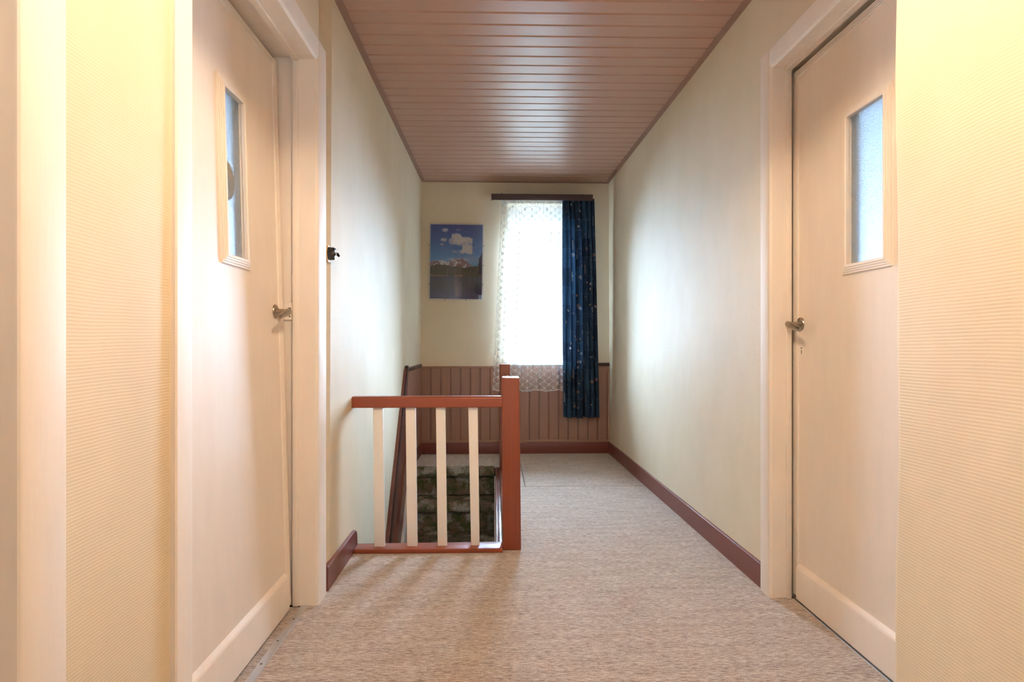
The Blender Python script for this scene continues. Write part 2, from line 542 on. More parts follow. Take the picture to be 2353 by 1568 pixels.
# angle trims where the planks meet the walls
def ceil_trim(name, fx, sgn, y0, y1, label):
    mb = MB(); n = 60; rings = []
    for i in range(n+1):
        yy = y0+(y1-y0)*i/n
        w = fx(yy, H)+sgn*.0005
        j = .0016*mnoise.noise(Vector((yy*4, sgn, 0)))
        rings.append([(w+sgn*.006, yy, H+.004), (w+sgn*(.030), yy, H+.004), (w+sgn*.030, yy, H-.005), (w-sgn*.001, yy, H-.0065), (w-sgn*.001, yy, H-.010+j)][:4])
    mb.loft(rings)
    return struct(mb, name, M['planktrim'], label, 'trim')
ceil_trim('trim_1', left_wall_x, 1, .6, YB-.002, 'narrow brown ceiling trim along the left wall')
ceil_trim('trim_2', right_wall_x, -1, 1.10, YB-.002, 'narrow brown ceiling trim along the right wall')
mb = MB().box(-.655, 1.025, YB-.026, YB-.001, H-.006, H+.002)
struct(mb, 'trim_3', M['planktrim'], 'brown ceiling trim above the end wall', 'trim')

# ---- baseboards
def profile_board(mb, pts, sgn, h, th, wallx, zb=0.0):
    """board along a wall; pts list of y; face toward +sgn"""
    rings = []
    for yy in pts:
        w = wallx(yy, 0)-sgn*.002
        f = wallx(yy, 0)+sgn*th
        rings.append([(w, yy, zb), (f, yy, zb), (f, yy, h-.004), (f-sgn*.003, yy, h), (w, yy, h)])
    mb.loft(rings)
mb = MB()
bx0 = lambda y, z: -.686
rings = []
ys = [2.292, 2.5, 2.70, 2.745, 2.762, 2.772, 2.776]
hs = [.098, .098, .099, .096, .086, .066, .030]
for yy, h in zip(ys, hs):
    rings.append([(-.688, yy, 0), (-.669, yy, 0), (-.669, yy, h-.004), (-.672, yy, h), (-.688, yy, h)])
mb.loft(rings)
struct(mb, 'baseboard_left', M['skirt'], 'short dark red baseboard between left door and railing', 'baseboard')
mb = MB()
profile_board(mb, [4.52, 4.8, YB-.002], 1, .100, .017, left_wall_x)
struct(mb, 'baseboard_left_back', M['skirt'], 'dark baseboard in the far left corner of the landing', 'baseboard')
mb = MB()
profile_board(mb, [2.262, 2.6, 3.0, 3.5, 4.0, 4.5, YB-.014], -1, .100, .014, right_wall_x)
struct(mb, 'baseboard_right', M['skirt'], 'long dark red baseboard along the right wall', 'baseboard')
mb = MB().box(-.655, 1.019, YB-.032, YB-.001, 0, .098, .003)
struct(mb, 'baseboard_back', M['skirtx'], 'dark red baseboard under the wood panelling of the end wall', 'baseboard')

# ================================================================== CARPETS
def flat_poly(name, poly, z0, z1, mat, label):
    mb = MB().prism(poly, 'z', z0, z1)
    return tag(mb.build(name, mat), label, 'carpet')
flat_poly('carpet', [(-.684, YF), (.782, YF), (.782, 1.095), (1.078, 1.095), (1.090, 1.29), (1.164, 1.292), (1.164, 2.172), (1.088, 2.178), (1.088, 2.26),
                     (1.052, 3.912), (.036, 3.912), (.036, 2.720), (-.682, 2.720), (-.684, 2.168), (-.734, 2.166), (-.734, 1.29), (-.684, 1.287)],
          -.008, 0, M['carpet'], 'large flecked brown carpet of the hallway in front of the railing')
flat_poly('carpet', [(.2110, 3.9180), (1.046, 3.9180), (1.025, YB-.002), (.2110, YB-.002)], -.008, 0, M['carpet'],
          'flecked carpet piece on the landing below the blue curtain')
flat_poly('carpet', [(.036, 3.9165), (.2065, 3.9165), (.2065, YB-.002), (-.672, YB-.002), (-.672, 4.535), (.036, 4.535)], -.008, 0, M['carpet_y'],
          'short carpet piece at the top of the stairs under the poster')

# ================================================================== DOORS
def window_molding(mb, x, sgn, y0, y1, z0, z1, w=.030):
    """stepped glazing bead framing an opening, proud of the leaf toward sgn"""
    prof = [(0, 0), (0, .006), (.006, .006), (.007, .0085), (.013, .0085), (.014, .011), (.020, .011), (.021, .0135), (w-.003, .0135), (w, .011), (w, 0)]
    def rect(o): return [(y0+o, z0+o), (y1-o, z0+o), (y1-o, z1-o), (y0+o, z1-o)]
    loops = []
    for o, hgt in prof:
        loops.append([mb.bm.verts.new((x+sgn*hgt, q[0], q[1])) for q in rect(o)])
    fs = []
    for a, b in zip(loops, loops[1:]+loops[:1]):
        for i in range(4):
            fs.append(mb.bm.faces.new([a[i], a[(i+1) % 4], b[(i+1) % 4], b[i]]))
    bmesh.ops.recalc_face_normals(mb.bm, faces=fs)
def edge_strip(mb, xface, sgn, ya, yb, z0, z1, hinge):
    """reeded lipping along top and sides of the leaf"""
    def strip_v(y0, y1):
        n = 4; w = (y1-y0)/n
        for i in range(n):
            mb.prism([(xface, y0+i*w+.0006), (xface+sgn*.005, y0+i*w+.0012), (xface+sgn*.0065, y0+(i+.5)*w), (xface+sgn*.005, y0+(i+1)*w-.0012), (xface, y0+(i+1)*w-.0006)], 'z', z0, z1-.004*0)
    strip_v(ya, ya+.036); strip_v(yb-.036, yb)
    n = 4; w = .030/n
    for i in range(n):
        za = z1-.030+i*w
        mb.prism([(xface, za+.0006), (xface+sgn*.005, za+.0012), (xface+sgn*.0065, za+.5*w), (xface+sgn*.005, za+w-.0012), (xface, za+w-.0006)], 'y', ya+.036, yb-.036)

def lever(mb, x_face, sgn, y, z, ydir):
    """door lever: neck out of the rose and a tapering oval grip pointing along ydir, drooping"""
    mb.tube([(x_face+sgn*.002, y, z), (x_face+sgn*.018, y, z), (x_face+sgn*.036, y, z-.001), (x_face+sgn*.050, y+ydir*.003, z-.001)], [.011, .0095, .0095, .012], 14)
    pts = []; ra = []; rb = []
    for i, (s, a, b) in enumerate(((-.010, .003, .004), (-.007, .008, .009), (0, .011, .0125), (.02, .0115, .0125), (.045, .0105, .0115), (.070, .009, .010), (.084, .008, .009), (.088, .0055, .006))):
        pts.append((x_face+sgn*(.050+.002*math.sin(i)), y+ydir*s, z-.27*max(s, -.01))); ra.append(a); rb.append(b)
    mb.tube(pts, [q*.78 for q in ra], 16, rb)

def make_door(name, label, sgn, xwall, xcas, xstop, xface, ya, yb, win, handle, ztop, ca, cb, cas_top, keyplate, lean=0.0, y1off=-.004, reb=.009):
    """sgn: direction from the leaf toward the corridor (+1 left wall, -1 right wall). ya<yb opening; ca/cb casing outer ends"""
    root = empty(name, (xface, (ya+yb)/2, 0), label, 'door', 'structure')
    # --- frame: casing + jamb lining + stop
    fr = MB()
    xc0 = xcas; xin = xcas-sgn*.040
    ztj = ztop+.014; deep = lean*2.08
    def casing_v(y_in, y_out):
        d = 1 if y_out > y_in else -1
        poly = [(xcas-sgn*.012, y_in), (xcas-sgn*.003, y_in+d*.006), (xcas, y_in+d*.016), (xcas, y_out-d*.004), (xcas-sgn*.003, y_out), (xin, y_out), (xin, y_in)]
        fr.prism(poly, 'z', 0, cas_top-.0005)
    casing_v(ya, ca); casing_v(yb, cb)
    # head casing
    poly = [(xcas-sgn*.012, ztj), (xcas-sgn*.003, ztj+.006), (xcas, ztj+.016), (xcas, cas_top-.004), (xcas-sgn*.003, cas_top), (xin, cas_top), (xin, ztj)]
    fr.prism(poly, 'y', ya, yb)
    # jamb linings with a shallow groove and a bead
    xo = xin
    for yj, d in ((ya, -1), (yb, 1)):
        fr.box(xin, xstop, yj, yj+d*.030, 0, ztj+.03)
        fr.box(xstop+sgn*.022, xstop, yj-d*.006, yj+d*.012, 0, ztj, .002)
        fr.box(xstop, xface-sgn*(.045+deep), yj+d*reb, yj+d*(reb+.022), 0, ztj+.03)
    fr.box(xin, xstop, ya, yb, ztj, ztj+.03)
    fr.box(xstop+sgn*.022, xstop, ya, yb, ztj-.008, ztj+.01)
    fr.box(xstop, xface-sgn*(.045+deep), ya-.009, yb+.009, ztj+.009, ztj+.03)
    frame = fr.build('door_frame', M['cream2'], root)
    xs0, xs1 = xface-sgn*.0412, xface-sgn*.056
    sb = MB()  # strips behind the leaf, added to block light leaking round the door
    sb.box(xs0, xs1, ya-.03, yb+.04, ztop-.012, ztj+.04)
    sb.box(xs0, xs1, ya-.03, ya+.013, 0, ztop-.012).box(xs0, xs1, yb-.013, yb+.04, 0, ztop-.012)
    seal = sb.build('light_seal', M['cream2'], frame)
    # --- leaf with a window hole
    y0, y1 = ya+.003, yb+y1off
    wy0, wy1, wz0, wz1 = win
    b = .027
    hy0, hy1, hz0, hz1 = wy0+b, wy1-b, wz0+b, wz1-b
    xb = xface-sgn*.040
    lf = MB()
    zl = .012
    lf.box(xface, xb, y0, hy0, zl, ztop).box(xface, xb, hy1, y1, zl, ztop)
    lf.box(xface, xb, hy0, hy1, zl, hz0).box(xface, xb, hy0, hy1, hz1, ztop)
    leaf = lf.build('door_leaf', M['cream'], root)
    st = MB(); edge_strip(st, xface, sgn, y0, y1, zl+.002, ztop, 0)
    st.build('edge_moulding', M['cream2'], leaf)
    gb = MB(); window_molding(gb, xface, sgn, wy0, wy1, wz0, wz1)
    gb.build('glazing_bead', M['cream2'], leaf)
    gp = MB().box(xface-sgn*.009, xface-sgn*.013, hy0-.004, hy1+.004, hz0-.004, hz1+.004)
    tag(gp.build('glass_pane', M['frost'], leaf), 'pebbled frosted glass pane')
    kb = MB()
    kb.prism([(xface, zl-.004), (xface+sgn*.015, zl-.004), (xface+sgn*.015, .128), (xface+sgn*.011, .136), (xface, .146)], 'y', y0+.040, y1-.040, .0015, 1)
    kb.build('kick_board', M['cream'], leaf)
    hy, hz = handle
    rs = MB()
    rot = Matrix.Translation((xface, hy, hz)) @ Matrix.Rotation(sgn*PI/2, 4, 'Y')
    rs.lathe([(0, -.001), (.0255, -.001), (.0265, .002), (.0245, .005), (.017, .0065), (.014, .009), (0, .009)], 28, rot)
    tag(rs.build('handle_rose', M['nickel'], leaf), 'round worn nickel rose')
    lv = MB(); lever(lv, xface, sgn, hy, hz, -1)
    tag(lv.build('door_handle', M['nickel'], leaf), 'worn nickel lever handle')
    if keyplate:
        ky, kz = keyplate
        kp = MB()
        n = 20; w = .011; hh = .030
        pol = [(ky+w*math.cos(2*PI*i/n), kz+(hh-w)*(1 if math.sin(2*PI*i/n) > 0 else -1)+w*math.sin(2*PI*i/n)) for i in range(n)]
        kp.prism(pol, 'x', xface, xface+sgn*.002)
        kp.build('keyhole_plate', M['cream2'], leaf)
        kh = MB()
        m = Matrix.Translation((xface+sgn*.0021, ky, kz+.010)) @ Matrix.Rotation(sgn*PI/2, 4, 'Y')
        kh.lathe([(0, 0), (.0032, 0), (.0032, .0004), (0, .0004)], 12, m)
        kh.box(xface+sgn*.0021, xface+sgn*.0025, ky-.0016, ky+.0016, kz-.012, kz+.001)
        tag(kh.build('keyhole', M['hole'], leaf), 'small dark keyhole')
    if lean:      # old door sagging inward at the top
        for o in [seal, leaf]+list(leaf.children):
            for v in o.data.vertices: v.co.x -= sgn*lean*v.co.z
    return root, leaf

d1, leaf1 = make_door('door_1', 'left cream door with narrow frosted window and beige round disc on its glass', 1,
                -.686, -.670, -.766, -.776, 1.285, 2.168, (1.697, 1.888, 1.237, 1.803), (2.100, 1.113), 2.060, 1.211, 2.270, 2.152, None, .027)
# beige disc behind the left pane
mb = MB()
m = Matrix.Translation((-.776-.0145-.027*1.50, 1.758, 1.500)) @ Matrix.Rotation(PI/2, 4, 'Y')
mb.lathe([(0, 0), (.066, 0), (.066, .0012), (0, .0012)], 40, m)
o = mb.build('round_disc', M['sticker'], leaf1); tag(o, 'beige round disc on the glass')
# painted lock keep on the far jamb
mb = MB()
mb.box(-.808, -.768, 2.1700, 2.1785, 1.085, 1.150, .0015)
kp = mb.build('lock_keep', M['cream2'], d1); tag(kp, 'painted over lock keep')
mb = MB().box(-.784, -.774, 2.1694, 2.1715, 1.126, 1.131).box(-.781, -.776, 2.1694, 2.1715, 1.096, 1.101)
tag(mb.build('keep_slot', M['hole'], kp), 'dark slot')

d2, leaf2 = make_door('door_2', 'right cream door with bright frosted window, lever handle and keyhole plate', -1,
                1.093, 1.071, 1.157, 1.178, 1.292, 2.178, (1.640, 1.878, 1.228, 1.778), (2.146, 1.070), 2.056, 1.215, 2.256, 2.146, (2.138, .968), 0, .016, .022)

# third door nearest the viewer: only its casing and jamb are in view
d3 = empty('door_3', (-.80, .36, 0), 'nearest left doorway, only its cream casing edge shows at the left border', 'door', 'structure')
mb = MB()
mb.box(-.669, -.71, .816, .908, 0, 2.145, .007, 3).box(-.669, -.71, -.19, -.10, 0, 2.145, .004).box(-.669, -.71, -.10, .826, 2.065, 2.145, .004)
mb.box(-.701, -.7195, .8185, .84, 0, 2.07, .0015).box(-.7205, -.84, .8200, .842, 0, 2.07, .0015).box(-.672, -.84, -.12, -.095, 0, 2.07, .002)
mb.box(-.672, -.84, -.10, .82, 2.055, 2.08, .002)
mb.build('door_frame', M['cream2'], d3)
mb = MB().box(-.79, -.83, -.094, .8175, .01, 2.054)
mb.build('door_leaf', M['cream'], d3)

# ---- threshold strips
def threshold(name, x0, x1, y0, y1, ys, label):
    root = empty(name, ((x0+x1)/2, (y0+y1)/2, 0), label, 'threshold strip')
    mb = MB()
    mb.prism([(x0, -.001), (x0+.002, .0022), ((x0+x1)/2, .0034), (x1-.002, .0022), (x1, -.001)], 'y', y0, y1)
    mb.build('metal_strip', M['alu'], root)
    for yy in ys:
        s = MB().lathe([(0, .0028), (.0036, .0028), (.0036, .0040), (.002, .0044), (0, .0040)], 14, Matrix.Translation(((x0+x1)/2-.002, yy, 0)))
        s.build('screw', M['screw'], root)
    return root
threshold('threshold_strip', -.737, -.708, 1.287, 2.1672, [1.36, 1.51, 1.655, 1.775, 1.91, 2.06], 'aluminium strip with screws on the floor at the left door')
threshold('threshold_strip', 1.160, 1.185, 1.294, 2.176, [1.38, 1.53, 1.68, 1.83, 1.98, 2.12], 'aluminium strip on the floor at the right door')

# ================================================================== ROOMS BEHIND THE DOORS (seen only through frosted glass)
def room(name, x0, x1, wx0, wx1, fl, label):
    mb = MB()
    y0, y1 = -.3, 5.2
    t = .1
    lo, hi = min(x0, x1), max(x0, x1)
    xe = x1+(.1 if x1 > x0 else -.1)
    mb.box(x1, xe, y0, y1, -.2, 2.6)
    mb.box(lo, hi, y0-t, y0, -.2, 2.6)
    a, b = sorted((wx0, wx1))
    mb.box(lo, a, y1, y1+t, -.2, 2.6).box(b, hi, y1, y1+t, -.2, 2.6).box(a, b, y1, y1+t, -.2, .95).box(a, b, y1, y1+t, 2.1, 2.6)
    mb.box(lo, hi, y0, y1, 2.5, 2.6)
    struct(mb, name, M['grey_white'], label, 'wall')
    fx = (-.7375, lo) if x1 < x0 else (1.1855, hi)
    mb = MB().box(fx[0], fx[1], 1.288, 2.166 if x1 < x0 else 2.176, -.2, -.003).box(lo if x1 < x0 else lo, hi, y0-t, y1+t, -.2, -.0034)
    struct(mb, fl, M['carpet'], 'carpeted floor of '+label, 'floor')
room('wall_right_room', 1.25, 4.3, 2.2, 3.9, 'floor_3', 'the bedroom behind the right door')
room('wall_left_room', -.84, -3.9, -3.2, -1.6, 'floor_4', 'the bedroom behind the left door')
for nm, a, b, lab in (('window_3', 2.2, 3.9, 'bedroom window behind the right door'), ('window_4', -3.2, -1.6, 'bedroom window behind the left door')):
    root = empty(nm, ((a+b)/2, 5.25, .95), lab, 'window', 'structure')
    mb = MB()
    mb.box(a, a+.05, 5.22, 5.27, .95, 2.1).box(b-.05, b, 5.22, 5.27, .95, 2.1).box(a, b, 5.22, 5.27, .95, 1.0).box(a, b, 5.22, 5.27, 2.05, 2.1).box((a+b)/2-.03, (a+b)/2+.03, 5.22, 5.27, .95, 2.1)
    mb.build('window_frame', M['white'], root)
    n = 120
    u = np.linspace(0, 1, n); zz = np.linspace(.90, 2.14, 4)
    X = a-.08+(b-a+.16)*u; Yv = 5.15+.015*np.sin(u*95)
    P = np.zeros((n, 4, 3)); P[..., 0] = X[:, None]; P[..., 1] = Yv[:, None]; P[..., 2] = zz[None]
    o = gridmesh('dimming_drape', P, M['sheer'], root)  # unseen drape, added to dim and spread daylight behind the door panes

# ================================================================== STAIRS
RISE, RUN = .222, .150
st = empty('staircase', (-.32, 4.5, 0), 'steep staircase in green and brown shag carpet going down beside the left wall', 'staircase')
XS0, XS1 = -.632, -.004
for i in range(12):
    zt = -.004-RISE*i+(.0 if i else .014)
    yn = 4.520-RUN*i
    prof = []
    ny = yn-.004
    # bullnose profile: tread back -> nose -> riser foot (y, z)
    back = yn+RUN+.02 if i else yn+.012
    prof.append((back, zt))
    prof.append((yn+.05 if i else yn+.006, zt))
    for a in np.linspace(PI/2, -PI/2, 8):
        prof.append((yn-.004-.034*math.cos(a)-.0, zt-.040+.040*math.sin(a)))
    prof.append((yn+.022, zt-.088)); prof.append((yn+.026, zt-.13)); prof.append((yn+.026, zt-RISE-.01))
    # resample
    pr = []
    for (a, b) in zip(prof, prof[1:]):
        L = math.hypot(b[0]-a[0], b[1]-a[1]); k = max(1, int(L/.012))
        for q in range(k): pr.append((a[0]+(b[0]-a[0])*q/k, a[1]+(b[1]-a[1])*q/k))
    pr.append(prof[-1])
    n = 90
    xs_ = np.linspace(XS0, XS1, n)
    P = np.zeros((n, len(pr), 3))
    for a in range(n):
        for b, (yy, zz) in enumerate(pr):
            nz = mnoise.noise(Vector((xs_[a]*38, yy*38, zz*38)))*.006+mnoise.noise(Vector((xs_[a]*120, yy*120, zz*120)))*.005
            P[a, b] = (xs_[a], yy-abs(nz)*.9, zz+nz*.8)
    P = P[:, ::-1]
    gridmesh('step', P, M['shag'], st)
# stringers and boards
def slope_board(mb, x0, x1, ytop, ztop, slope, hgt, ybot):
    zb = ztop-(ytop-ybot)*slope
    mb.prism([(ytop, ztop), (ybot, zb), (ybot, zb-hgt), (ytop, ztop-hgt)], 'x', x0, x1, .002, 1)
sl = RISE/RUN
mb = MB(); slope_board(mb, -.685, -.648, 4.22, .22, 1.16, .42, 2.35); mb.build('left_stringer', M['stringer'], st)
mb = MB(); slope_board(mb, -.648, -.626, 4.30, .10, 1.22, .55, 2.35)
tag(mb.build('side_board', M['white'], st), 'pale painted board beside the steps')
mb = MB(); slope_board(mb, -.006, .010, 4.470, -.055, sl*.98, .65, 2.80)
tag(mb.build('side_board', M['white'], st), 'pale painted board beside the steps')
mb = MB()
mb.box(.010, .036, 2.775, 4.50, -.30, -.001, .003).box(.004, .012, 2.775, 4.49, -.10, -.085, .002).box(.002, .014, 2.775, 4.49, -.012, .004, .002)
mb.build('right_fascia', M['stringer'], st)

# ================================================================== RAILING
rail = empty('stair_railing', (-.3, 2.74, 0), 'low red brown railing with four cream slats and square posts round the stairwell', 'railing')
mb = MB().quadbox([(.0385, 2.716, 0), (.1255, 2.716, 0), (.1255, 2.800, 0), (.0385, 2.800, 0),
                   (.032, 2.716, .829), (.117, 2.716, .829), (.117, 2.800, .832), (.032, 2.800, .832)], .004, 3)
mb.build('newel_post', M['redpaint'], rail)
mb = MB().box(.036, .118, 4.440, 4.522, 0, .828, .004, 3)
mb.build('newel_post', M['redpaint'], rail)
def rail_x(x0, x1, y0, y1, z0, z1):
    prof = [(y0, z0+.003), (y0+.003, z0), (y1-.003, z0), (y1, z0+.003)]
    r = .012
    for a in np.linspace(0, PI/2, 6): prof.append((y1-r+r*math.cos(a), z1-r+r*math.sin(a)))
    for a in np.linspace(PI/2, PI, 6): prof.append((y0+r+r*math.cos(a), z1-r+r*math.sin(a)))
    return MB().prism(prof, 'x', x0, x1)
rail_x(-.683, .034, 2.706, 2.768, .688, .741).build('handrail', M['redpaintx'], rail)
def rail_y(y0, y1, x0, x1, z0, z1):
    prof = [(x0, z0+.003), (x0+.003, z0), (x1-.003, z0), (x1, z0+.003)]
    r = .012
    for a in np.linspace(0, PI/2, 6): prof.append((x1-r+r*math.cos(a), z1-r+r*math.sin(a)))
    for a in np.linspace(PI/2, PI, 6): prof.append((x0+r+r*math.cos(a), z1-r+r*math.sin(a)))
    return MB().prism(prof, 'y', y0, y1)
rail_y(2.799, 4.441, .052, .108, .688, .741).build('handrail', M['redpaintx'], rail)
MB().quadbox([(-.668, 2.690, .0005), (.037, 2.684, .0005), (.037, 2.776, .0005), (-.668, 2.776, .0005),
              (-.668, 2.690, .021), (.037, 2.684, .023), (.037, 2.776, .023), (-.668, 2.776, .021)], .004, 2).build('bottom_rail', M['redpaintx'], rail)
MB().box(.040, .116, 2.799, 4.441, .0005, .021, .004).build('bottom_rail', M['redpaintx'], rail)
# slats: measured left/right edges at the top and at the foot
Yb = 2.726
def ux(u, y): return ((u-1176.5)/1300+.03)*y
for (ta, tb_, ba, bb) in ((859, 881, 862, 885.5), (933, 955.5, 936.5, 959.5), (1002, 1023, 1006, 1027.5), (1076, 1097.5, 1082.5, 1102)):
    xa, xb_, xc, xd = ux(ta, Yb), ux(tb_, Yb), ux(ba, Yb), ux(bb, Yb)
    MB().quadbox([(xc, Yb, .020), (xd, Yb, .020), (xd, Yb+.022, .020), (xc, Yb+.022, .020),
                  (xa, Yb, .690), (xb_, Yb, .690), (xb_, Yb+.022, .690), (xa, Yb+.022, .690)], .002, 2).build('baluster', M['baluster'], rail)
for i in range(3):
    yy = 3.19+i*.41
    MB().box(.068, .090, yy, yy+.045, .020, .690, .002).build('baluster', M['baluster'], rail)

# ================================================================== WAINSCOT (end wall and left wall of the stairs)
wn = empty('wainscot', (.2, YB-.01, .1), 'brown grooved wood panelling below the window on the end wall', 'wainscot')
mb = MB()
# board field with double grooves
px = [-.664]
g0 = ux(1103.4, YB-.02)   # a measured groove
bw = .0880
xs_ = []
k = math.ceil((-.664-g0)/bw)
xg = g0+k*bw
prof = [(-.664, YB-.018)]
while xg < 1.025:
    for dx, dy in ((-.0060, 0), (-.0050, .009), (-.0020, .009), (-.0012, .001), (.0012, .001), (.0022, .010), (.0058, .010), (.0070, 0)):
        x = xg+dx
        if -.663 < x < 1.027: prof.append((x, YB-.018+dy))
    xg += bw
prof += [(1.028, YB-.018), (1.028, YB), (-.664, YB)]
mb.prism(prof, 'z', .112, .772)
mb.build('board_field', M['panel'], wn)
MB().box(-.664, 1.028, YB-.022, YB-.001, .098, .122, .002).build('bottom_trim', M['panel'], wn)
MB().box(-.664, 1.028, YB-.023, YB-.001, .766, .785, .003).build('top_trim', M['panel'], wn)
mb = MB().box(.83, 1.030, YB-.032, YB-.001, .785, .815, .004)
tag(mb.build('cap_rail', M['darkwood'], wn), 'dark wood cap rail at the right end')

wl = empty('wainscot', (-.68, 4.3, 0), 'dark brown panelling stepping down the left wall beside the stairs', 'wainscot')
xw = -.690; xf = -.664
# level field of boards at the back, sloped board beside the stairs
mb = MB()
prof = [(5.098, xf)]
yy = 5.098
while yy > 4.32:
    prof += [(yy-.040, xf), (yy-.042, xf-.004), (yy-.046, xf-.004), (yy-.048, xf)]
    yy -= .052
prof = [(q[1], q[0]) for q in prof if q[0] > 4.23] + [(xf, 4.22), (xw, 4.22), (xw, 5.098)]
mb.prism(prof, 'z', .10, .792)
mb.build('board_field', M['panel'], wl)
mb = MB()
mb.prism([(4.262, .800), (4.195, .800), (3.56, -.170), (3.00, -1.05), (3.00, -1.60), (3.56, -.70), (4.262, .02)], 'x', xw, xf+.004)
mb.build('sloped_board', M['stringer'], wl)
mb = MB()
mb.box(xw, xf+.012, 4.235, 5.082, .786, .806, .003).box(xw, xf+.006, 4.225, 5.082, .775, .787, .002)
mb.build('cap_rail', M['darkwood'], wl)
mb = MB()
s_ = (.82+.239)/(4.27-3.578)
mb.prism([(4.272, .826), (4.242, .822), (3.545, -.245), (2.95, -1.155), (2.97, -1.185), (3.585, -.245), (4.285, .800)], 'x', xw, xf+.016, .002, 1)
mb.build('cap_rail', M['darkwood'], wl)

# ================================================================== WINDOW
w1 = empty('window_1', ((WX0+WX1)/2, YB+.15, WZ0), 'tall bright window at the end of the corridor behind lace', 'window', 'structure')
mb = MB()
fy0, fy1 = YB+.13, YB+.18
mb.box(WX0, WX0+.045, fy0, fy1, WZ0, WZ1, .004).box(WX1-.045, WX1, fy0, fy1, WZ0, WZ1, .004)
mb.box(WX0+.045, WX1-.045, fy0, fy1, WZ0, WZ0+.045, .004).box(WX0+.045, WX1-.045, fy0, fy1, 2.08, 2.125, .004)
mb.build('window_frame', M['white'], w1)
MB().box(WX0, WX1, YB+.10, YB+.24, 2.115, WZ1, .004).build('shutter_box', M['white'], w1)
MB().box(WX0+.04, WX1-.04, fy0+.022, fy0+.027, WZ0+.04, 2.085).build('glass_pane', M['glass'], w1)
MB().box(WX0-.03, WX1+.03, YB-.045, YB+.135, WZ0-.022, WZ0+.004, .004).build('window_sill', M['white'], w1)
mb = MB().box(.305, .325, fy0-.03, fy0+.002, WZ0+.018, WZ0+.032, .003).box(.325, .37, fy0-.022, fy0-.012, WZ0+.021, WZ0+.028, .002)
tag(mb.build('window_stay', M['screw'], w1), 'small dark metal window stay')

# ---- pelmet
pm = empty('curtain_pelmet', (.41, 4.95, 2.26), 'narrow brown wooden pelmet box above the window', 'pelmet')
MB().box(-.032, .856, 4.925, 4.937, 2.241, 2.294, .0015).build('front_board', M['pelmet'], pm)
MB().box(-.032, -.020, 4.937, YB-.001, 2.277, 2.292).build('return_board', M['pelmet'], pm)
MB().box(.844, .856, 5.02, YB-.001, 2.277, 2.292).build('return_board', M['pelmet'], pm)
MB().box(-.020, .844, 4.937, YB-.001, 2.283, 2.291).build('top_board', M['pelmet'], pm)
for yy in (4.972, 5.025):
    MB().box(-.015, .852, yy-.007, yy+.007, 2.268, 2.283, .002).build('curtain_track', M['white'], pm)
for xx in (.058, .765):
    MB().lathe([(0, 0), (.004, 0), (.004, .008), (0, .010)], 10, Matrix.Translation((xx, 4.931, 2.2938))).build('nail', M['screw'], pm)

# ---- cloth sheets
def cloth(top_x, bot_x, zt, zb, y, n_u, n_v, fullness, folds, amp, seed, hem=.0, gather=.35):
    """returns P grid and (s, h) cloth coordinates (metres)"""
    u = np.linspace(0, 1, n_u); v = np.linspace(0, 1, n_v)     # v 0 at top
    U, V = np.meshgrid(u, v, indexing='ij')
    r = np.random.default_rng(seed)
    X = (top_x[0]*(1-V)+bot_x[0]*V)*(1-U)+(top_x[1]*(1-V)+bot_x[1]*V)*U
    width = abs(top_x[1]-top_x[0])
    Yd = np.zeros_like(U); Xd = np.zeros_like(U)
    for k, (fq, am) in enumerate(folds):
        ph = r.random()*6.28
        wob = .6*np.sin(V*2.2+r.random()*6)+.4*np.sin(V*5+r.random()*6)
        arg = 2*PI*fq*(U+.012*wob)+ph+1.1*np.sin(2*PI*U*1.3+ph)
        Yd += am*np.sin(arg); Xd += am*.55*np.cos(arg*1.0)
    g = gather+(1-gather)*np.minimum(1, V*3.0+.05)
    Yp = y+Yd*amp*g
    Xp = X+Xd*amp*.5*g
    Z = zt+(zb-zt)*V
    if hem: Z = Z+hem*V*np.sin(U*23+1)*.5+hem*V*np.sin(U*61)*.25
    P = np.stack([Xp, Yp, Z], -1)
    S = U*width*fullness
    Hh = (1-V)*(zt-zb)
    return P, S, Hh

# lace
P, S, Hh = cloth((.062, .66), (-.022, .66), 2.2665, .566, 5.022, 420, 760, 1.75, [(9, .6), (4.2, .6), (19, .3)], .012, 3, .010, .5)
Pp, Q = .118, .0305
fx = S/Pp; fh = Hh/Q
wv = .10*np.sin(2*PI*fh)
d1_ = np.abs(((fx+.5*fh) % 1)-.5)*Pp
d2_ = np.abs(((fx-.5*fh) % 1)-.5)*Pp
line = np.clip(1-(np.minimum(d1_, d2_)-.0022)/.0022, 0, 1)
# rings at the lattice nodes
def ring(ox, oh):
    sx = ((fx+ox) % 1-.5)*Pp; sh = ((fh+oh) % 2-1)*Q
    rr = np.hypot(sx, sh)
    return np.clip(1-(np.abs(rr-.0085)-.0018)/.0022, 0, 1), rr
r1, q1 = ring(.0, 1.0); r2, q2 = ring(.5, .0)
inside = np.minimum(q1, q2) < .0085
line = np.where(inside, 0, line)
vert = np.clip(1-(np.abs((S/.0125) % 1-.5)*.0125-.0008)/.0018, 0, 1)
alpha = .17+.38*vert
alpha = np.maximum(alpha, .93*np.maximum(line, np.maximum(r1, r2)))
edge = np.clip(1-np.abs(Hh-.006)/.008, 0, 1)
alpha = np.maximum(alpha, .9*edge)
alpha = np.where(Hh > 1.655, np.maximum(alpha, .55), alpha)
o = gridmesh('lace_curtain', P, M['lace'], None, thread=np.clip(alpha, 0, .95))
tag(o, 'white lace net curtain with ring and diamond pattern in front of the window', 'curtain')

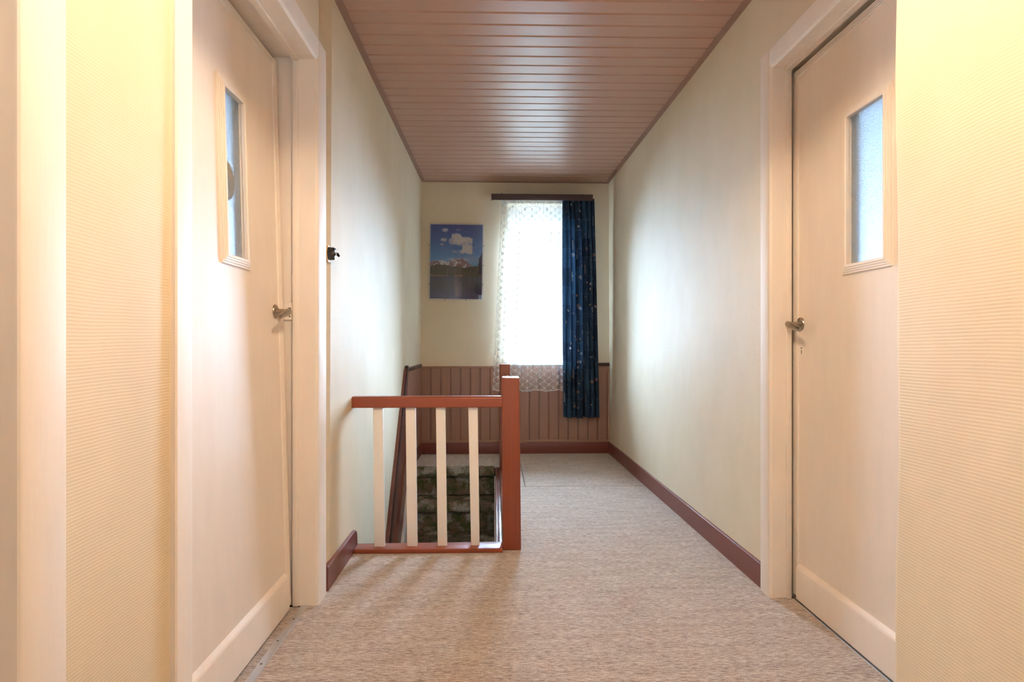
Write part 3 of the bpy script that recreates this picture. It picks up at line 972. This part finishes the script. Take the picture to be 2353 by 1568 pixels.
# blue patchwork curtain
P, S, Hh = cloth((.598, .878), (.607, .924), 2.2665, .338, 4.972, 280, 780, 2.0, [(6.2, 1.0), (3.1, .6), (13, .32)], .024, 5, .012, .45)
Sx = S; base = np.zeros(S.shape+(3,))
pw, ph = .115, .165
ci = np.floor(Sx/pw).astype(int); off = (ci % 2)*.07
cj = np.floor((Hh+off)/ph).astype(int)
tone = np.random.default_rng(4).random((40, 40))
tt = tone[ci % 40, cj % 40]
c_a = np.array(lin((36, 50, 68))); c_b = np.array(lin((46, 70, 92)))
base = c_a*(1-tt[..., None])+c_b*tt[..., None]
base = base*(.72+.66*fbm(Sx*40, Hh*14, 9, 4))[..., None]
base = base*(.90+.2*vnoise(Sx*300, Hh*30, 21))[..., None]
lx = (Sx/pw) % 1*pw; lh = ((Hh+off)/ph) % 1*ph
stitch_h = (np.minimum(lh, ph-lh) < .0022) & ((Sx/.012) % 1 < .5)
stitch_v = (np.minimum(lx, pw-lx) < .0020) & ((Hh/.012) % 1 < .5)
pal = np.array(lin((176, 190, 205)))
pick = np.random.default_rng(14).random((40, 40))[ci % 40, cj % 40] < .5
base[(stitch_h | stitch_v) & pick] = pal*.28
r = np.random.default_rng(8)
W_, H_ = S.max(), Hh.max()
cream = np.array(lin((226, 206, 192))); pinkc = np.array(lin((214, 170, 148))); whit = np.array(lin((215, 222, 230)))
for k in range(130):
    cx, ch = r.random()*W_, r.random()*H_
    dx, dh = Sx-cx, Hh-ch
    near = (np.abs(dx) < .03) & (np.abs(dh) < .03)
    rr = np.hypot(dx, dh); an = np.arctan2(dh, dx)
    typ = r.integers(0, 7); colr = (cream, pinkc, whit)[r.integers(0, 3)]
    R_ = .005+.006*r.random()
    if typ == 0: m_ = np.abs(rr-R_) < .0018
    elif typ == 1: m_ = rr < R_*.62
    elif typ == 2: m_ = (rr < R_*1.3*(.45+.55*np.abs(np.cos(2.5*an)))) & (rr > .002)
    elif typ == 3: m_ = np.hypot(dx*1.5, dh*.8+np.abs(dx)*.5) < R_*.8
    elif typ == 4: m_ = (np.abs(rr-R_*1.4-.001*an) < .0016) | (np.abs(rr-R_*.6-.001*an) < .0014)
    elif typ == 5: m_ = (np.abs(dx) < .0036) & (np.abs(dh) < .040) & ((dh/.010) % 1 < .42)
    else: m_ = rr < .0032
    if typ != 5: m_ &= near
    base[m_] = colr*(.30+.40*r.random())
hem = Hh < .004
base[hem] = c_a*.7
o = gridmesh('blue_curtain', P, M['bluecloth'], None, color=base)
tag(o, 'dark blue patchwork print curtain drawn to the right of the window', 'curtain')

# ================================================================== POSTER
PW, PH = .482, .682
cxp, czp = (-.584-.594-.1036-.108)/4, (2.063+1.381)/2
po = empty('framed_picture', (cxp, YB-.012, czp), 'framed mountain lake poster on the end wall left of the window', 'poster')
po.rotation_euler = (0, 0, 0)
def PL(mbx, x0, x1, y0, y1, z0, z1, bev=0): return mbx.box(cxp+x0, cxp+x1, YB-.012+y0, YB-.012+y1, czp+z0, czp+z1, bev)
w2, h2 = PW/2, PH/2
mb = MB(); PL(mb, -w2, w2, -.002, .010, -h2, h2)
tag(mb.build('backing_board', M['framealu'], po), 'pale backing board')
nu, nv = 250, 354
iw, ih = PW-.018, PH-.018
uu = np.linspace(0, 1, nu); vv = np.linspace(0, 1, nv)
U, V = np.meshgrid(uu, vv, indexing='ij')      # V 0 bottom
ILL = np.array([.58, .52, .44])
def C(*c): return np.array(lin(c))
sky_t = np.clip((V-.46)/.54, 0, 1)[..., None]
img = C(104, 146, 176)*(1-sky_t)**2+C(72, 102, 148)*(2*sky_t*(1-sky_t))+C(66, 76, 124)*sky_t**2
img = img*(1+.06*(fbm(U*6, V*6, 31)-.5))[..., None]
# clouds: soft blobs broken up by noise
def blob(cx, cy, rx, ry): return np.exp(-(((U-cx)/rx)**2+((V-cy)/ry)**2))
dens = (1.15*blob(.56, .80, .20, .055)+1.0*blob(.66, .745, .17, .050)+1.15*blob(.62, .640, .20, .038)+.85*blob(.45, .835, .09, .05)+.8*blob(.78, .80, .10, .05)
        + .9*blob(.27, .925, .10, .035)+.55*blob(.55, .945, .07, .03)+.6*blob(.67, .905, .04, .03)+.8*blob(.25, .795, .075, .030)+.7*blob(.22, .730, .055, .016)
        + .7*blob(.89, .712, .055, .022)+.6*blob(.72, .70, .12, .03)+.35*blob(.42, .745, .05, .02))
nz = fbm(U*9, V*12, 41, 6)
cl = np.clip((dens*.95+(nz-.5)*2.3*np.clip(dens*2.2, 0, 1)-.52)*2.1, 0, 1)
shade_c = (.42+1.0*fbm(U*12, V*16+.25, 47, 5))
cloudc = C(198, 192, 194)[None, None]*shade_c[..., None]
img = img*(1-cl[..., None])+cloudc*cl[..., None]
haze = np.clip(.5*blob(.80, .53, .25, .06)*(.4+1.2*fbm(U*4, V*20, 53)), 0, .8)[..., None]
img = img*(1-haze)+C(150, 160, 182)*haze
hazel = np.clip(.9*blob(.42, .535, .08, .014)+.9*blob(.62, .525, .10, .02)+.8*blob(.2, .505, .13, .014), 0, 1)[..., None]*(.3+.8*nz)[..., None]
img = img*(1-hazel)+C(190, 186, 190)*hazel
# ridge line
kx = [0, .05, .10, .16, .22, .28, .32, .36, .41, .45, .48, .52, .55, .58, .60, .63, .66, .70, .74, .79, .85, .91, 1]
ky = [.490, .505, .512, .508, .515, .500, .488, .498, .515, .538, .548, .532, .520, .535, .545, .540, .522, .505, .482, .455, .440, .425, .418]
ridge = np.interp(U, kx, ky)+.018*(fbm(U*26, V*0+2, 61, 5)-.5)
mt = V < ridge
rock = fbm(U*22, V*30, 67, 6)
mcol = C(132, 108, 104)*(.6+.75*rock)[..., None]
snow = np.clip((fbm(U*20+V*14, V*26-U*8, 71, 6)-.50)*9, 0, 1)*np.clip((V-.405)/.04, 0, 1)
mcol = mcol*(1-snow[..., None])+C(200, 202, 212)*snow[..., None]
shd = np.clip((.50-np.abs(U-.42)*1.2-(V-.42)*.8), 0, 1)[..., None]
img = np.where(mt[..., None], mcol, img)
# forest belt and shore
ft = .425+.035*fbm(U*7, V*0+5, 73, 3)+.020*(fbm(U*60, V*0+9, 75, 3)-.5)+.02*blob(.13, .45, .07, 1)-.02*blob(.62, .4, .12, 1)
fr_ = V < ft
fcol = C(92, 82, 74)*(.45+1.0*fbm(U*50, V*18, 79, 5))[..., None]
fcol = fcol*(1-.25*np.sin(U*170)[..., None]*0)
gl_ = fbm(U*5, V*9, 83, 3)[..., None]
fcol = fcol*(1-.4*gl_)+C(84, 92, 62)*.4*gl_
img = np.where(fr_[..., None], fcol, img)
sh_ = np.exp(-((V-.312)/.005)**2)*(fbm(U*16, V*3, 89)*1.3)*((U < .34) | ((U > .46) & (U < .62)))
img = img*(1-np.clip(sh_, 0, 1)[..., None])+C(196, 140, 110)*np.clip(sh_, 0, 1)[..., None]
wt = V < .305
wcol = C(84, 82, 88)*(.72+.5*fbm(U*30, V*5, 97, 4))[..., None]
refl = np.clip((.16-V)/.12, 0, 1)[..., None]
wcol = wcol*(1-refl)+C(74, 76, 102)*(.8+.35*fbm(U*10, V*30, 101, 4))[..., None]*refl
img = np.where(wt[..., None], wcol, img)
# conifer at the right edge
tr_ = (U > 1-.075*np.clip((.63-V)/.10, 0, 1)*(.5+.9*fbm(U*30, V*60, 103, 3))) & (V < .63) & (V > .33)
img = np.where(tr_[..., None], C(70, 60, 68)*(.6+.6*fbm(U*60, V*60, 107, 3))[..., None], img)
trunk = (np.abs(U-.33) < .004) & (V > .31) & (V < .40)
img[trunk] = C(140, 120, 100)
img = img*(1+.16*(rng.random(U.shape)-.5))[..., None]
img = np.clip(img/ILL*.95+.012, 0, .85)  # small even lift paints the glazing's hazy reflection veil into the print
Pg = np.stack([cxp-iw/2+iw*U, np.full_like(U, YB-.012-.0028), czp-ih/2+ih*V], -1)
gridmesh('poster_print', Pg, M['print'], po, color=img)
mb = MB(); PL(mb, -w2-.0006, w2+.0006, -.0062, -.0042, -h2-.0006, h2+.0006)
tag(mb.build('glazing', M['posterglass'], po), 'clear glass with lamp and window reflections')
for sx, sz in ((-1, .145), (-1, -.025), (-1, -.20), (1, .145), (1, -.03), (1, -.20)):
    mb = MB(); xe = sx*(w2+.0012); PL(mb, xe-.0028, xe+.0028, -.0078, .010, sz*1-.006, sz+.006)
    tag(mb.build('clip', M['screw'], po), 'small dark clip')
for xx in (-.10, .09):
    mb = MB(); PL(mb, xx-.006, xx+.006, -.0078, .010, -h2-.004, -h2+.002)
    tag(mb.build('clip', M['screw'], po), 'small dark clip')
po.rotation_euler = (math.radians(.25), math.radians(.75), math.radians(-.40))
po.location.y = YB-.017

# ================================================================== LIGHT SWITCH
sw = empty('light_switch', (-.683, 2.335, 1.365), 'black bakelite rotary switch on the left wall beside the door', 'switch')
rot = Matrix.Translation((-.690, 2.338, 1.363)) @ Matrix.Rotation(PI/2, 4, 'Y')
MB().lathe([(0, 0), (.036, 0), (.036, .009), (.033, .011), (0, .011)], 36, rot).build('base_block', M['yellowblock'], sw)
MB().lathe([(0, .011), (.027, .011), (.0275, .016), (.0262, .0205), (.0268, .022), (.0262, .024), (.0258, .030), (.0225, .036), (.012, .039), (0, .039)], 40, rot).build('switch_cap', M['bakelite'], sw)
rk = Matrix.Translation((-.690+.039, 2.338, 1.363)) @ Matrix.Rotation(PI/2, 4, 'Y')
tag(MB().lathe([(0, 0), (.007, 0), (.006, .004), (0, .005)], 16, rk).build('centre_cap', M['chrome'], sw), 'small chrome centre')
MB().tube([(-.652, 2.345, 1.366), (-.644, 2.338, 1.360), (-.636, 2.330, 1.352)], [.0035, .0045, .003], 10, [.005, .007, .005]).build('turn_knob', M['bakelite'], sw)

# ================================================================== PENDANT LAMP (above the frame, mirrored in the poster glass)
LX, LY, LZ = .16, .92, 2.13
lp = empty('pendant_lamp', (LX, LY, H), 'peach fabric pendant lamp hanging from the plank ceiling, mirrored in the poster glass', 'lamp')
T = Matrix.Translation((LX, LY, 0))
mb = MB()
N = 72
def sh_ring(r, z, sc=0):
    return [(LX+r*math.cos(2*PI*i/N), LY+r*math.sin(2*PI*i/N), z-sc*abs(math.sin(6*2*PI*i/N/2*1.0))) for i in range(N)]
mb.loft([sh_ring(.07, 2.235), sh_ring(.13, 2.195), sh_ring(.20, 2.125), sh_ring(.235, 2.085), sh_ring(.238, 2.068), sh_ring(.236, 2.068), sh_ring(.232, 2.085), sh_ring(.197, 2.123), sh_ring(.127, 2.192), sh_ring(.066, 2.232)], cap=False)
mb.build('lamp_shade', M['shade'], lp)
MB().tube([(LX, LY, H-.02), (LX, LY, 2.24)], .0035, 8).build('cord', M['rubber'], lp)
MB().lathe([(0, 2.17), (.016, 2.17), (.018, 2.20), (.018, 2.236), (.008, 2.245), (0, 2.245)], 20, T).build('lamp_holder', M['bakelite'], lp)
MB().lathe([(0, H-.045), (.02, H-.045), (.045, H-.012), (.048, H-.001), (0, H-.001)], 24, T).build('ceiling_rose', M['white'], lp)
bl = MB().lathe([(0, LZ-.018)]+[(.018*math.sin(a), LZ-.018*math.cos(a)) for a in np.linspace(.25, PI-.5, 12)]+[(.010, LZ+.040), (0, LZ+.042)], 24, T).build('bulb', M['bulb'], lp)
bl['label'] = 'lit warm bulb'

# ================================================================== WINDOW BEHIND THE VIEWER
w2_ = empty('window_2', (0, YF-.1, VZ0), 'window behind the viewer with scalloped valance, mirrored in the poster glass', 'window', 'structure')
mb = MB()
mb.box(VX0, VX0+.05, YF-.14, YF-.09, VZ0, VZ1).box(VX1-.05, VX1, YF-.14, YF-.09, VZ0, VZ1).box(VX0, VX1, YF-.14, YF-.09, VZ0, VZ0+.05).box(VX0, VX1, YF-.14, YF-.09, VZ1-.05, VZ1).box(-.02, .02, YF-.14, YF-.09, VZ0, VZ1)
mb.build('window_frame', M['white'], w2_)
MB().box(VX0+.04, VX1-.04, YF-.118, YF-.113, VZ0+.04, VZ1-.04).build('glass_pane', M['glass'], w2_)
mb = MB()
n = 80; a = []; b = []
for i in range(n+1):
    x = VX0-.02+(VX1-VX0+.04)*i/n
    a.append((x, YF+.012+.006*math.sin(i*.9), VZ1+.04)); b.append((x, YF+.012+.008*math.sin(i*.9), VZ1-.16-.05*abs(math.sin(PI*i/16))))
rings = [[p, (p[0], p[1]+.003, p[2]), (q[0], q[1]+.003, q[2]), q] for p, q in zip(a, b)]
mb.loft(rings); mb.build('valance', M['pelmet'], w2_)

# ================================================================== OUTSIDE
mb = MB().box(-40, 40, -40, 40, -3.3, -3.1)
struct(mb, 'ground', M['ground'], 'ground outside the house', 'ground')
# roof over the whole storey keeps the sky out
mb = MB().box(-4.1, 4.5, YF-.3, 5.4, 2.62, 2.75)
struct(mb, 'roof', M['facade'], 'roof slab above the rooms', 'roof')

# ================================================================== LIGHT: sky through the windows
wd = bpy.data.worlds.new('overcast_sky'); SC.world = wd
wd.use_nodes = True
nt = wd.node_tree; nt.nodes.clear()
bg = nt.nodes.new('ShaderNodeBackground'); ow = nt.nodes.new('ShaderNodeOutputWorld')
bg.inputs[0].default_value = (.86, .95, 1.0, 1); bg.inputs[1].default_value = 1.7
nt.links.new(bg.outputs[0], ow.inputs[0])
# wide sun lamp added on the window side, standing in for bright sky
su = bpy.data.lights.new('sky_fill_sun', 'SUN'); su.energy = 165; su.angle = math.radians(80); su.color = (.55, .755, 1.0)
so = bpy.data.objects.new('sky_fill_sun', su); COL.objects.link(so)
so.location = (2, 12, 6)
so.rotation_euler = Vector((.04, -1, -.50)).to_track_quat('-Z', 'Y').to_euler()

# ================================================================== CAMERA
cam = bpy.data.cameras.new('camera'); co = bpy.data.objects.new('camera', cam); COL.objects.link(co)
cam.sensor_width = 36; cam.lens = 1300/2353*36
cam.shift_y = 3/2353
cam.clip_start = .02
co.location = (0, 0, 1.0)
co.rotation_euler = (PI/2, 0, -math.atan(.03))
SC.camera = co

vs = SC.view_settings
SC.display_settings.display_device = 'sRGB'
vs.view_transform = 'Standard'; vs.look = 'None'; vs.gamma = 1; vs.exposure = .22; vs.use_curve_mapping = False
SC.cycles.use_denoising = True
SC.cycles.max_bounces = 12
SC.cycles.diffuse_bounces = 7
SC.cycles.transparent_max_bounces = 16
SC.cycles.sample_clamp_indirect = 20
